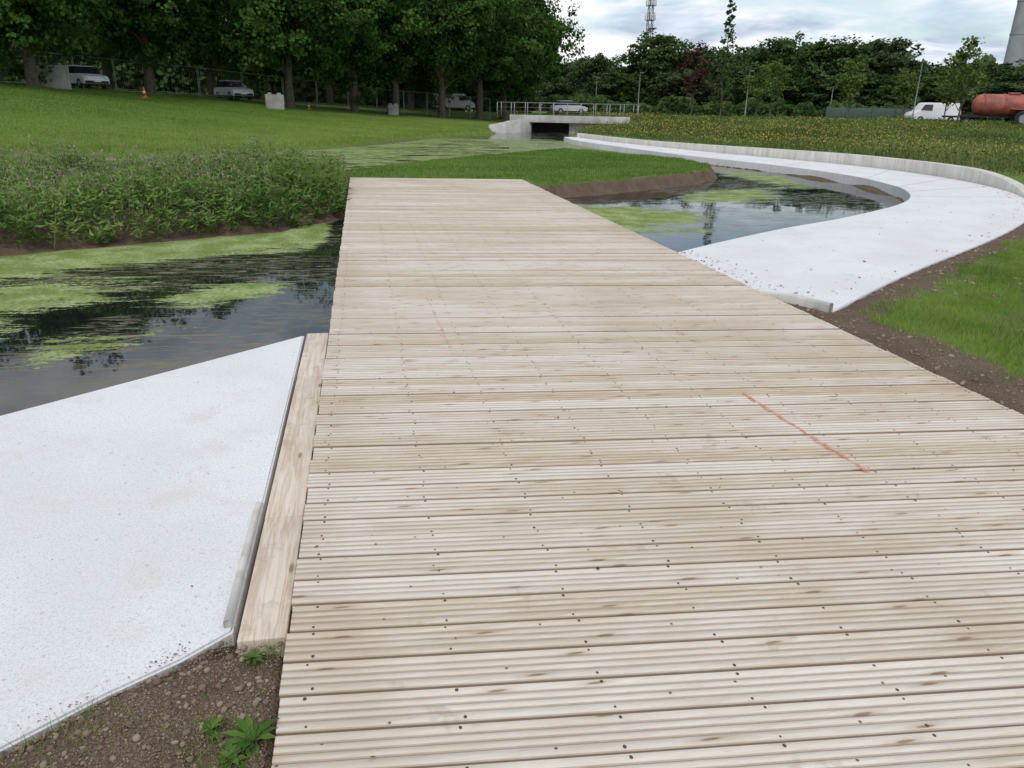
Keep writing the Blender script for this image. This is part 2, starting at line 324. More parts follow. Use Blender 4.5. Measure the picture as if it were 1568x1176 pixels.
m=NT('marking_chalk'); nn=m.noise(m.pos(),14,4,.7); m.col((.66,.22,.12)); m.rough(.9); m.put(m.b.inputs['Alpha'],m.ramp(nn,.36,.62,.05,.8)); CH=m.m
m=NT('marking_chalk_faded'); nn=m.noise(m.pos(),14,4,.7); m.col((.60,.27,.16)); m.rough(.9); m.put(m.b.inputs['Alpha'],m.ramp(nn,.45,.7,0,.45)); CH2=m.m
def chalk(name,x0,ya,x1,yb,mat):
    V=[];F=[];n=max(6,int(abs(yb-ya)/.05))
    for i in range(n):
        t0,t1=i/n,(i+.9)/n; w=.008+.008*random.random(); xa=x0+(x1-x0)*t0+random.uniform(-.008,.008); xb=x0+(x1-x0)*t1+random.uniform(-.008,.008); a=ya+(yb-ya)*t0; c_=ya+(yb-ya)*t1
        o=len(V); V+=[(xa-w,a,.0055),(xb-w,c_,.0055),(xb+w,c_,.0055),(xa+w,a,.0055)]; F.append((o,o+1,o+2,o+3))
    obj(name,mesh_np(name,V,F,mat),deck)
chalk('chalk_mark_1',2.19,4.02,2.29,2.92,CH); chalk('chalk_mark_2',.50,6.7,.55,5.0,CH2); chalk('chalk_mark_3',2.22,5.6,2.2,4.9,CH2); chalk('chalk_mark_4',2.9,2.35,3.0,1.9,CH2)
# ------------------------------------------------------------ PLANT MATERIALS
def leafmat(name,a,b,rough=.55,tr=.25):
    m=NT(name); v=m.attr('v'); c=m.mix(v,a,b); m.n.remove(m.b)
    d=m.N('ShaderNodeBsdfDiffuse'); m.l.new(c,d.inputs['Color'])
    t=m.N('ShaderNodeBsdfTranslucent'); m.l.new(c,t.inputs['Color'])
    mx=m.N('ShaderNodeMixShader'); mx.inputs[0].default_value=tr; m.l.new(d.outputs[0],mx.inputs[1]); m.l.new(t.outputs[0],mx.inputs[2]); m.l.new(mx.outputs[0],m.n['Material Output'].inputs['Surface'])
    return m.m
LM_PLANE=leafmat('plane_leaves',(.030,.070,.016),(.115,.215,.05))
LM_DARK=leafmat('dark_leaves',(.034,.062,.02),(.11,.175,.055))
LM_FAR=leafmat('far_leaves',(.045,.068,.032),(.115,.16,.065))  # greyer, paler greens: distance haze mixed into the leaf colour
LM_YOUNG=leafmat('young_leaves',(.07,.115,.03),(.17,.23,.06))
LM_RED=leafmat('copper_leaves',(.05,.028,.025),(.13,.07,.06))
LM_PLANT=leafmat('herb_leaves',(.05,.105,.022),(.20,.31,.08))
LM_GRASS=leafmat('grass_blades',(.105,.19,.028),(.28,.385,.085),.6,.3)
LM_GRASS2=leafmat('grass_blades_dark',(.07,.145,.02),(.18,.285,.055),.6,.3)  # darker green blades for the island
LM_MEAD=leafmat('meadow_stalks',(.09,.12,.035),(.27,.28,.12),.7,.2)
BARK=simple('bark',(.10,.08,.06),.9,0,.35,6)
def norm(v): return v/(np.linalg.norm(v,axis=-1,keepdims=True)+1e-9)
def cards(P,N,L,Wd,val,tdir=None,fold=.0):
    n=len(P); r=norm(R.normal(size=(n,3))) if tdir is None else norm(tdir+.0*P)
    t=norm(r-N*(r*N).sum(1,keepdims=True)); b=np.cross(N,t)
    L=np.asarray(L).reshape(-1,1)*np.ones((n,1)); Wd=np.asarray(Wd).reshape(-1,1)*np.ones((n,1))
    V=np.stack([P-t*L/2,P+b*Wd/2-N*L*fold,P+t*L/2,P-b*Wd/2-N*L*fold],1).reshape(-1,3)
    F=np.arange(4*n).reshape(n,4); return V,F,np.repeat(val,4)
def crown(name,seed,rx,rz,nl,nc,nleaf,leaf,mat,shape='round',lr=(.26,.42)):
    rr=np.random.default_rng(seed); P=[];N=[];val=[]
    for i in range(nl):
        d=norm(rr.normal(size=3)); k=rr.uniform(.35,.8)
        if shape=='cone':
            h=-1+2*(i+.5)/nl; w=((1-h)/2)**.8*.85+.10; a=i*2.4; q_=rr.uniform(.3,.9); c=np.array([math.cos(a)*w*rx*q_,math.sin(a)*w*rx*q_,h*rz]); lrad=rx*w*rr.uniform(.3,.6)
        else:
            c=d*np.array([rx,rx,rz])*k; lrad=rx*rr.uniform(*lr)
        lv=rr.uniform(-.15,.15)
        cd=norm(rr.normal(size=(nc,3))); cp=c+cd*lrad*rr.uniform(.6,1.08,(nc,1))*np.array([1,1,.8])
        for q,dd in zip(cp,cd):
            cr=rr.uniform(.35,.75)*(lrad/2.2)**.5
            p=q+rr.normal(size=(nleaf,3))*cr*np.array([.6,.6,.38]); P.append(p)
            N.append(norm(dd*.8+np.array([0,0,.5])+rr.normal(size=(nleaf,3))*.55)); val.append(np.clip(.42+lv+rr.uniform(-.28,.32)+rr.normal(size=nleaf)*.18,0,1))
    P=np.concatenate(P);N=np.concatenate(N);val=np.concatenate(val); s=leaf*rr.uniform(.6,1.25,len(P))
    V,F,vv=cards(P,N,s,s*.8,val,fold=.1)
    return mesh_np(name,V,F,mat,vattr={'v':vv})
def tubes(segs,sides=7):
    V=[];F=[]
    for pts,rad in segs:
        o=len(V)
        for i,p in enumerate(pts):
            p=np.array(p,float); a=np.array(pts[max(0,i-1)],float); b=np.array(pts[min(len(pts)-1,i+1)],float); t=(b-a)/(np.linalg.norm(b-a)+1e-9)
            u=np.cross(t,[0.3,1,.1]); u/=np.linalg.norm(u)+1e-9; w=np.cross(t,u)
            for k in range(sides):
                an=2*math.pi*k/sides; V.append(tuple(p+rad[i]*(u*math.cos(an)+w*math.sin(an))))
        for i in range(len(pts)-1):
            for k in range(sides):
                F.append((o+i*sides+k,o+i*sides+(k+1)%sides,o+(i+1)*sides+(k+1)%sides,o+(i+1)*sides+k))
    return V,F
def trunk(name,seed,h0,h1,spread,r0,nb=7):
    rr=random.Random(seed); seg=[]
    main=[(rr.uniform(-.1,.1)*i,rr.uniform(-.1,.1)*i,z_) for i,z_ in enumerate(np.linspace(-.4,h1*.8,6))]; seg.append((main,[r0*1.25,r0,r0*.85,r0*.65,r0*.4,r0*.15]))
    for i in range(nb):
        a=i*2.4+rr.uniform(-.4,.4); zb=h0*rr.uniform(.75,1.5); L=spread*rr.uniform(.6,.95); up=rr.uniform(.4,1.1)*L
        pts=[(0,0,zb),(math.cos(a)*L*.35,math.sin(a)*L*.35,zb+up*.5),(math.cos(a)*L*.7,math.sin(a)*L*.7,zb+up*.8),(math.cos(a)*L,math.sin(a)*L,zb+up)]
        seg.append((pts,[r0*.45,r0*.3,r0*.18,r0*.06]))
    V,F=tubes(seg); return mesh_np(name,V,F,BARK,smooth=True)
CR_PL=[crown('plane_crown',100+i,6.8,7.0,46,15,38,.34,LM_PLANE) for i in range(4)]
CR_RD=[crown('round_crown',200+i,5.2,5.6,44,15,32,.44,LM_DARK,lr=(.32,.48)) for i in range(3)]
CR_FR=[crown('far_crown',210+i,5.2,5.2,40,15,30,.46,LM_FAR,lr=(.32,.48)) for i in range(2)]
TR_PL=[trunk('plane_trunk',i,3.2,14,5,.34) for i in range(3)]
TR_RD=[trunk('round_trunk',i+10,2.0,9,3.5,.25) for i in range(2)]
def tree(name,ang,D,cr,tr,cz,sc=1.0,gz=None,sz=1.0):
    x,y,_=polar(ang,D); g_=hz(x,y) if gz is None else gz
    e=empty(name,(x,y,g_),random.uniform(0,6.28),(sc,sc,sc*sz))
    if tr is not None: obj('trunk',tr,e)
    obj('crown',cr,e,(0,0,cz)); return e
for i,(a,D,s,cz) in enumerate([(-31,54,1.,8),(-25,62,1,7.3),(-19.6,58,.95,7.6),(-13.2,68,1,7.4),(-9.5,80,1.05,7.8),(-4.6,70,1.,7.9),(-.4,76,1.,8.1),(2.4,80,1.05,8.4),(5.6,82,1.,8.6),(8.2,88,1.05,8.6),(9.9,95,1.1,8.6),(-28,80,1.1,7.4),(-21,84,1.1,7.4),(-15.5,88,1.1,7.4),(-7,92,1.1,7.6),(-2,94,1.1,7.8),(3.5,98,1.1,7.8),(10.6,110,1.15,8),(7,112,1.1,7.5),(-36,66,1,8)]):
    tree('plane_tree',a,D,CR_PL[i%4],TR_PL[i%3],cz+random.uniform(-.3,.3),s)
def ax(px): return 10.9+math.degrees(math.atan((px-784)/1256))
for i,(px,topy,wpx,D) in enumerate([(905,72,85,135),(995,44,115,125),(1062,68,80,140),(1120,60,95,135),(1180,50,105,130),(1252,58,110,120),(1315,42,120,125),(1368,86,85,140),(1425,94,95,130),(1482,90,100,125),(1545,92,105,120),(1620,85,110,110),(945,88,90,150),(1225,66,100,150),(1090,80,110,150),(860,85,90,150),(1700,80,120,110),(1150,96,110,118),(1040,100,100,118),(1290,105,110,115),(1390,115,110,112),(1500,118,110,108),(930,105,90,116),(1440,112,120,115)]):
    a=ax(px); hy=158+.021*(px-543); sl_=(hy-topy)/1256*.92*math.cos(math.radians(a-10.9)); zt=H+sl_*D; g_=.7; hgt=zt-g_
    rr=wpx/1256*D/2/math.cos(math.radians(a-10.9)); s=rr/5.0; hz_=hgt/2.02
    e=empty('broadleaf_tree',(*polar(a,D)[:2],g_),random.uniform(0,6.28),(s,s,hz_/5.6)); obj('trunk',TR_RD[i%2],e); obj('crown',(CR_RD[i%3] if i%3 else CR_FR[i%2]),e,(0,0,5.7))
def belt(name,a0,a1,D0,D1,zt,n,leaf,mat,g0=.5):
    a=R.uniform(a0,a1,n); D=R.uniform(D0,D1,n); hgt=zt*(0.75+.5*vnoise(a*.55,a*0,4)+.35*vnoise(a*2.1,a*0,6))
    zz=g0+hgt*R.uniform(0,1,n)**.75; ar=np.radians(a)
    P=np.stack([np.sin(ar)*D,np.cos(ar)*D,zz],1); N=norm(np.stack([-np.sin(ar),-np.cos(ar),np.full(n,.5)],1)+R.normal(size=(n,3))*.5)
    val=np.clip(.4+.9*vnoise(a*3,zz*.6,5)+R.normal(size=n)*.2,0,1); s=leaf*R.uniform(.6,1.3,n)
    V,F,vv=cards(P,N,s,s*.8,val); return obj(name,mesh_np(name,V,F,mat,vattr={'v':vv}))
belt('distant_trees',-60,80,155,180,9.5,75000,1.1,LM_FAR)
belt('hedge',-44,12.0,104,112,11.5,62000,.7,LM_DARK,g0=.9)
belt('shrub_row',13,60,104,109,2.8,18000,.45,LM_DARK,g0=.5)
CR_CONE=crown('cone_crown',301,1.35,5.4,34,5,9,.26,LM_DARK,'cone'); CR_YG=[crown('young_crown',310+i,1.7,2.9,20,7,10,.26,LM_YOUNG,lr=(.25,.4)) for i in range(2)]
CR_RED=crown('copper_crown',320,1.7,3.6,18,8,12,.26,LM_RED)
TR_Y=trunk('young_trunk',30,1.5,6,1.2,.07,6); TR_T=trunk('slender_trunk',31,1.8,13,.9,.09,9)
tree('slender_tree',ax(1095),85,CR_CONE,TR_T,6.2,1.0)
tree('copper_tree',ax(1050),88,CR_RED,TR_Y,4.6,1.0)
for i,(px,D,s) in enumerate([(1150,78,.75),(1290,82,.9),(1458,70,1.0),(1172,95,1.),(1440,90,1.),(1375,95,.85)]): tree('young_tree',ax(px),D,CR_YG[i%2],TR_Y,4.2,s)
# ------------------------------------------------------------ HERBS
def scatter(poly,n,cond=None):
    P=np.asarray(poly); lo=P.min(0); hi=P.max(0)
    x=R.uniform(lo[0],hi[0],n); y=R.uniform(lo[1],hi[1],n); k=sd(poly,x,y)>0
    if cond is not None: k&=cond(x,y)
    return x[k],y[k]
vx,vy=scatter([(-.36,14.0),(-1.3,12.6),(-2.4,12.0),(-3.9,11.1),(-4.5,10.8),(-6.5,10.0),(-9,9.1),(-13,8.55),(-15,17.8),(-6,19.0),(-2.6,19.1),(-.8,19.4),(-.40,18)],17000)
vz=height(vx,vy); n=len(vx); edge=sd(ISL,vx,vy); hh=R.uniform(.32,.78,n)*(0.85+1.1*vnoise(vx*.9,vy*.9,13)); hh*=np.where(vx>-1.3,.75,1); hh*=np.clip(.62+edge*.5,.5,1)
PP=[];NN=[];VV=[];TD=[]
for j in range(12):
    f=R.uniform(.08,1,n)**.8; az=R.uniform(0,6.28,n); out=R.uniform(.02,.13,n)*(1.15-.5*f)
    lean=(hash2(vx*10,vy*10,3)-.5)*.35
    p=np.stack([vx+np.cos(az)*out+lean*hh*f,vy+np.sin(az)*out-.16*f*(edge<.5),vz+hh*f],1)
    PP.append(p); TD.append(np.stack([np.cos(az),np.sin(az),R.uniform(-.6,.9,n)],1)); NN.append(norm(np.stack([-np.cos(az)*.3,-np.sin(az)*.3-.2,np.ones(n)],1)+R.normal(size=(n,3))*.45)); VV.append(np.clip(.10+.62*f+R.normal(size=n)*.17+.7*vnoise(vx*1.3,vy*1.3,17),0,1))
PP=np.concatenate(PP);NN=np.concatenate(NN);VV=np.concatenate(VV);TD=np.concatenate(TD); L=R.uniform(.07,.15,len(PP))
V,F,vv=cards(PP,NN,L,L*.27,VV,TD,.08)
herb=empty('wild_herbs'); obj('leaves',mesh_np('herb_leaves',V,F,LM_PLANT,vattr={'v':vv}),herb)
fm=R.random(n)<np.where(vx<-1.8,.9,.3)*np.clip(.5+2*vnoise(vx*.5,vy*.5,71),0.1,1); P0=np.stack([vx+lean*hh,vy,vz+hh*1.08],1)[fm]; P0=np.concatenate([P0+R.normal(size=P0.shape)*np.array([.06,.06,.05]) for _ in range(3)])
L=R.uniform(.025,.05,len(P0)); V,F,vv=cards(P0,norm(R.normal(size=P0.shape)*np.array([1,1,.2])),L,L*.45,R.random(len(P0)),np.tile([0,0,1.],(len(P0),1)))
obj('flowers',mesh_np('herb_flowers',V,F,leafmat('pink_flowers',(.28,.17,.17),(.52,.37,.37)),vattr={'v':vv}),herb)
def blades(name,x,y,z_,h,w,mat,lean=.5,val=None,parent=None):
    n=len(x); a=R.uniform(0,6.28,n); b=R.uniform(0,6.28,n); l=R.uniform(.1,lean,n)*h
    c,s=np.cos(a)*w/2,np.sin(a)*w/2
    v0=np.stack([x-c,y-s,z_-.01],1); v1=np.stack([x+c,y+s,z_-.01],1); v2=np.stack([x+np.cos(b)*l,y+np.sin(b)*l,z_+h],1)
    V=np.stack([v0,v1,v2],1).reshape(-1,3); F=np.arange(3*n).reshape(n,3)
    if val is None: val=R.random(n)
    return obj(name,mesh_np(name,V,F,mat,vattr={'v':np.repeat(np.clip(val,0,1),3)}),parent)
k=R.random(n)<.4; blades('tall_grass',vx[k],vy[k],vz[k],hh[k]*R.uniform(1.0,1.8,k.sum()),np.full(k.sum(),.013),LM_MEAD,.35)
def soilv(x,y):
    z,Lw,left,right,dI,dW,pth,dS,dk=height(x,y,True)
    s=np.maximum(.95*sst(1-(pth-.05)/.7)*(x>3)*(y<14),.95*sst(1-(-dk-.1)/1.0)*(y<8)*(x>3)); s=np.maximum(s,.85*np.exp(-((x-6.4)**2/1.2+(y-5.4)**2/.5)))
    s=s+1.1*vnoise(x*2.4,y*2.4,31)+.8*vnoise(x*9,y*9,32); return s,z,pth,dk
x,y=scatter([(3.8,2.5),(16,2.5),(18,14),(14,13.2),(9,9.5),(6,7.3),(4.1,5.8)],400000)
s,z_,pt,dkk=soilv(x,y); den=np.where(s<.5,1,.10); keep=(R.random(len(x))<den)&(pt>.03)&(dkk<-.05); x,y,z_,s=x[keep],y[keep],z_[keep],s[keep]
hb=R.uniform(.02,.06,len(x))*(1+.8*vnoise(x*1.5,y*1.5,5)); blades('lawn_grass',x,y,z_,hb,np.full(len(x),.006),LM_GRASS,.9,.40+.8*vnoise(x*1.2,y*1.2,6)+.6*vnoise(x*5,y*5,66)+R.normal(size=len(x))*.22)
x,y=scatter(ISL,330000,lambda x,y:(x>-.9)&(y>16)) 
z_,Lw,*_r,dkk=height(x,y,True); keep=(Lw+.3*vnoise(x*3,y*3,4)>.25)&(dkk<-.03)&~((x<3.8)&(y<18.6)); x,y,z_=x[keep],y[keep],z_[keep]
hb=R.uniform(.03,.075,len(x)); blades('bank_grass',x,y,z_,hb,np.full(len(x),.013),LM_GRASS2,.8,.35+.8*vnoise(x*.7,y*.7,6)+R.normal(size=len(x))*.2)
x=R.uniform(9,95,240000); y=R.uniform(13,92,240000); z_,Lw,lf,rt,dI_,dW_,pt,dS_,dkk=height(x,y,True)
ang=np.degrees(np.arctan2(x,y)); D=np.hypot(x,y)
keep=rt&(Lw>.3)&(pt>2.0+1.5*vnoise(x*.5,y*.5,3))&(ang<50)&(ang>12)&(R.random(len(x))<np.clip(35/D,.15,1)); x,y,z_,D=x[keep],y[keep],z_[keep],D[keep]
hb=R.uniform(.10,.42,len(x))*(1+1.4*vnoise(x*.4,y*.4,9)); blades('meadow',x,y,z_,hb,.012+D*.0006,LM_MEAD,.5,.35+.9*vnoise(x*.25,y*.25,6)+R.normal(size=len(x))*.25)
k=R.random(len(x))<.30*np.clip(.18+1.8*vnoise(x*.12,y*.12,44)+1.1*np.exp(-((x-22)**2+(y-52)**2)/300),0.03,1); P0=np.stack([x,y,z_+hb*1.02],1)[k]; L=(.025+D[k]*.0009); V,F,vv=cards(P0,norm(R.normal(size=P0.shape)+[0,-.6,.8]),L,L,R.random(len(P0)))
obj('meadow_flowers',mesh_np('meadow_flowers',V,F,leafmat('yellow_flowers',(.42,.24,.05),(.60,.48,.12)),vattr={'v':vv}))
k=R.random(len(x))<.6; P0=np.stack([x,y,z_+hb*R.uniform(.3,1,len(x))],1)[k]; L=.07+D[k]*.0020; V,F,vv=cards(P0,norm(R.normal(size=P0.shape)+[0,-.3,.8]),L,L*.5,np.clip(.32+1.3*vnoise(P0[:,0]*.3,P0[:,1]*.3,61)+R.normal(size=len(P0))*.22,0,1))
obj('meadow_leaves',mesh_np('meadow_leaves',V,F,LM_PLANT,vattr={'v':vv}))
x=R.uniform(-34,14,420000); y=R.uniform(27,66,420000); z_,Lw,lf,rt,dI_,dW_,pt,dS_,dkk=height(x,y,True)
keep=lf&(Lw>.2)&(R.random(len(x))<np.where(Lw<1.3,1,.4)); x,y,z_,Lw=x[keep],y[keep],z_[keep],Lw[keep]
hb=R.uniform(.04,.09,len(x))*np.where(Lw<.9,1.6,1); blades('bank_lawn_grass',x,y,z_,hb,np.full(len(x),.035),LM_GRASS,.8,.68-.55*sst((Lw-3)/15)+.5*vnoise(x*.25,y*.5,6)+.4*vnoise(x*1.5,y*1.5,7)+R.normal(size=len(x))*.15)  # blades darken up the bank: shade of the trees put in their colour
# ------------------------------------------------------------ LEAF LITTER on the concrete
def litter(name,x,y,z0,s0,s1,mat,parent=None):
    n=len(x); s=R.uniform(s0,s1,n); P=np.stack([x,y,np.full(n,z0)+s*.12],1); N=norm(np.stack([R.normal(size=n)*.25,R.normal(size=n)*.25,np.ones(n)],1))
    V,F,vv=cards(P,N,s,s*R.uniform(.3,.8,n),R.random(n)); return obj(name,mesh_np(name,V,F,mat,vattr={'v':vv}),parent)
LT=leafmat('dead_leaf',(.07,.045,.03),(.26,.18,.10))
x=np.concatenate([3.72+np.abs(R.normal(size=120))*.25,R.uniform(4,13,170)]); y=np.concatenate([R.uniform(6.6,9,120),R.uniform(6.5,16,170)]); k=(-sd(PATH,x,y)<-.05); litter('leaf_litter',x[k],y[k],-.046,.012,.045,LT)
t_=R.uniform(0,1,160); i_=(t_*40).astype(int); O_=np.array(outer)[i_]; x=O_[:,0]-np.abs(R.normal(size=160))*.22; y=O_[:,1]+np.abs(R.normal(size=160))*.15+R.uniform(-.1,.1,160); k=sd(PATH,x,y)>.03; litter('leaf_litter',x[k],y[k],-.046,.012,.05,LT)
x=R.uniform(-2.6,-.5,60); y=R.uniform(1.8,5.6,60); k=sd(SLAB,x,y)>.03; litter('leaf_litter',x[k],y[k],-.027,.004,.012,LT)
x=-.60-np.abs(R.normal(size=90))*.25; y=2.12+np.abs(R.normal(size=90))*.05+(x+.6)*.75; k=sd(SLAB,x,y)>.01; litter('leaf_litter',x[k],y[k],-.027,.004,.012,LT)
x=R.uniform(-.28,3.62,110); y=R.uniform(1.4,16,110); litter('leaf_litter',x,y,.003,.006,.022,LT)
# ------------------------------------------------------------ SOIL CLODS
t=(1+5**.5)/2; iv=norm(np.array([(-1,t,0),(1,t,0),(-1,-t,0),(1,-t,0),(0,-1,t),(0,1,t),(0,-1,-t),(0,1,-t),(t,0,-1),(t,0,1),(-t,0,-1),(-t,0,1)],float))
iF=np.array([(0,11,5),(0,5,1),(0,1,7),(0,7,10),(0,10,11),(1,5,9),(5,11,4),(11,10,2),(10,7,6),(7,1,8),(3,9,4),(3,4,2),(3,2,6),(3,6,8),(3,8,9),(4,9,5),(2,4,11),(6,2,10),(8,6,7),(9,8,1)])
def clods(name,x,y,z_,s,mat):
    n=len(x); q=iv[None]*(1+R.normal(size=(n,12,1))*.18)*s[:,None,None]*R.uniform(.6,1.2,(n,1,3))*np.array([1,1,.7]); q[:,:,0]+=x[:,None]; q[:,:,1]+=y[:,None]; q[:,:,2]+=z_[:,None]+s[:,None]*.2
    F=(iF[None]+np.arange(n)[:,None,None]*12).reshape(-1,3); return obj(name,mesh_np(name,q.reshape(-1,3),F,mat,vattr={'v':np.repeat(R.random(n)**1.5,12)}))
m=NT('clod_soil'); m.col(m.mix(m.attr('v'),(.14,.092,.064),(.32,.245,.185))); m.rough(.95); CL=m.m
x=R.uniform(-1.8,-.31,22000); y=R.uniform(.7,2.3,22000); z_,Lw,lf,rt,dI_,dW_,pt,dS_,dkk=height(x,y,True); k=(dS_<-.004)&(dkk<-.012); x,y,z_=x[k],y[k],z_[k]; clods('soil_clods',x,y,z_,R.uniform(.0015,.0045,len(x))+R.random(len(x))**16*.011,CL)
x=R.uniform(3.66,9.5,30000); y=R.uniform(2.8,10,30000); s,z_,pt,dkk=soilv(x,y); k=(s>.4)&(pt>.02)&(dkk<-.03); x,y,z_=x[k],y[k],z_[k]; clods('soil_clods',x,y,z_,R.uniform(.003,.008,len(x))+R.random(len(x))**20*.022,CL)
def weed(name,x,y,nl,L,w,mat):
    az=R.uniform(0,6.28,nl); el=R.uniform(.1,1.0,nl); z0=hz(x,y); V=[];F=[];val=[]
    for a,e in zip(az,el):
        l=L*random.uniform(.6,1.1); o=len(V); dx,dy=math.cos(a),math.sin(a); vv=random.random()
        for i in range(6):
            t_=i/5; r=l*t_*math.cos(e*(1-.5*t_)); hgt=l*(math.sin(e)*t_-.55*t_*t_*.8)+.008; ww=w*math.sin(math.pi*min(.97,t_*.85+.1))*(1 if i%2 else .65)
            V.append((x+dx*r-dy*ww,y+dy*r+dx*ww,z0+hgt+.004)); V.append((x+dx*r,y+dy*r,z0+hgt)); V.append((x+dx*r+dy*ww,y+dy*r-dx*ww,z0+hgt+.004)); val+=[vv*.6]*3
        for i in range(5):
            b_=o+3*i; F+=[(b_,b_+1,b_+4,b_+3),(b_+1,b_+2,b_+5,b_+4)]
    return obj(name,mesh_np(name,V,F,mat,vattr={'v':val}))
weed('dandelion_weed',-.36,1.72,30,.085,.012,LM_PLANT); weed('dandelion_weed',-.40,1.66,18,.06,.010,LM_PLANT); weed('dandelion_weed',-.47,1.76,14,.045,.008,LM_PLANT); weed('dandelion_weed',-.40,2.05,14,.045,.006,LM_PLANT); weed('dandelion_weed',-.62,1.62,10,.03,.006,LM_PLANT)
tx=[];ty=[]
for cx,cy,n_,sp_ in ((-.82,1.93,45,.03),(-.42,1.78,80,.05),(-.36,2.06,90,.04),(-1.02,1.74,80,.05),(-.85,1.80,120,.06),(-.5,1.55,260,.1),(-.45,1.68,120,.06),(-.7,1.9,90,.15)):
    tx.append(R.normal(cx,sp_,n_)); ty.append(R.normal(cy,sp_,n_))
tx=np.concatenate(tx);ty=np.concatenate(ty); k=(tx<-.31)&(sd(SLAB,tx,ty)<-.01); tx,ty=tx[k],ty[k]; blades('grass_tuft',tx,ty,height(tx,ty),R.uniform(.015,.06,len(tx)),np.full(len(tx),.0025),LM_GRASS,1.0)
# ------------------------------------------------------------ BRIDGE
def bx(name,parent,x0,x1,y0,y1,z0,z1,mat,bev=.02):
    V=[];F=[]; box(V,F,x0,x1,y0,y1,z0,z1); o=obj(name,mesh_np(name,V,F,mat),parent)
    if bev: b_=o.modifiers.new('b','BEVEL'); b_.width=bev; b_.segments=2
    return o
br=empty('footbridge',(14.7,62.6,0),math.radians(-14))
BC=simple('bridge_concrete',(.46,.45,.42),.8,0,.2,1.5); STL=simple('railing_steel',(.30,.30,.30),.5,.5)
bx('deck',br,-3.2,6.2,-.2,4.2,.50,.86,BC); bx('parapet_edge',br,-3.2,6.2,-.32,-.06,.46,1.0,BC)
bx('abutment',br,-3.6,-1.5,0,4.0,-1,.49,BC); bx('abutment_wall',br,1.5,6.0,.3,4.0,-1,.49,BC); bx('culvert_shade_panel',br,-1.5,1.5,3.9,4.1,-1,.49,simple('culvert_painted_shade',(.12,.12,.11),.9))  # last box: added dark panel, paints the shade inside the opening
V=[(-1.5,-.02,-.8),(-1.5,-.02,.85),(-4.2,-4.6,-.8),(-4.2,-4.6,.30),(-1.5,.3,-.8),(-1.5,.3,.85),(-4.5,-4.4,-.8),(-4.5,-4.4,.30)]; F=[(0,1,3,2),(4,6,7,5),(1,5,7,3),(2,3,7,6),(0,4,5,1)]
obj('wing_wall',mesh_np('wing_wall',V,F,BC),br)
V=[];F=[]
for px in np.arange(-4.2,7.5,1.1): box(V,F,px-.03,px+.03,-.22,-.16,.8,1.92); box(V,F,px-.03,px+.03,4.0,4.06,.8,1.92)
for zz in (1.25,1.55): box(V,F,-4.2,7,-.20,-.185,zz,zz+.02)
box(V,F,-4.2,7,-.215,-.175,1.9,1.94); box(V,F,-4.2,7,4.01,4.05,1.9,1.94)
obj('railing',mesh_np('railing',V,F,STL),br)
# ------------------------------------------------------------ VEHICLES
GL=simple('car_glass',(.02,.025,.03),.08,0,.05); TY=simple('tyre_rubber',(.02,.02,.02),.85); HL=simple('headlamp',(.7,.7,.68),.2); TLm=simple('tail_lamp',(.4,.02,.02),.3); CHR=simple('hub_metal',(.35,.35,.36),.35,.8)
def extr(name,parent,prof,w0,mat,taper=None,bev=.03):
    n=len(prof); V=[]
    for s in (-1,1):
        for (x,z_) in prof: w=w0 if taper is None else np.interp(z_,*taper); V.append((x,s*w,z_))
    import bmesh
    bm=bmesh.new(); vs=[bm.verts.new(v) for v in V]; bm.faces.new(vs[:n]); bm.faces.new(vs[n:][::-1])
    for i in range(n): j=(i+1)%n; bm.faces.new((vs[i],vs[n+i],vs[n+j],vs[j]))
    bmesh.ops.recalc_face_normals(bm,faces=bm.faces); me=bpy.data.meshes.new(name); bm.to_mesh(me); bm.free(); me.materials.append(mat); o=obj(name,me,parent)
    b_=o.modifiers.new('b','BEVEL'); b_.width=bev; b_.segments=2; return o
def wheel(parent,name,x,y,r,w=.2):
    pr=[(-w/2,r*.55),(-w/2,r*.92),(-w/2+.03,r),(w/2-.03,r),(w/2,r*.92),(w/2,r*.55)]
    V=[];F=[];mi=[];n=20;k=len(pr)
    for i in range(n):
        a=2*math.pi*i/n
        for (u,q) in pr: V.append((x+q*math.cos(a),y+u,r+q*math.sin(a)))
    for i in range(n):
        for j in range(k-1): F.append((i*k+j,((i+1)%n)*k+j,((i+1)%n)*k+j+1,i*k+j+1)); mi.append(0)
    for s,u in ((0,-w/2+.03),(1,w/2-.03)):
        o=len(V); V.append((x,y+u,r))
        for i in range(n): a=2*math.pi*i/n; V.append((x+r*.6*math.cos(a),y+u,r+r*.6*math.sin(a)))
        for i in range(0,n,2): F.append((o,o+1+i,o+1+(i+1)%n,o+1+(i+2)%n)); mi.append(1)
    obj(name,mesh_np(name,V,F,mats=[TY,CHR],midx=mi),parent)
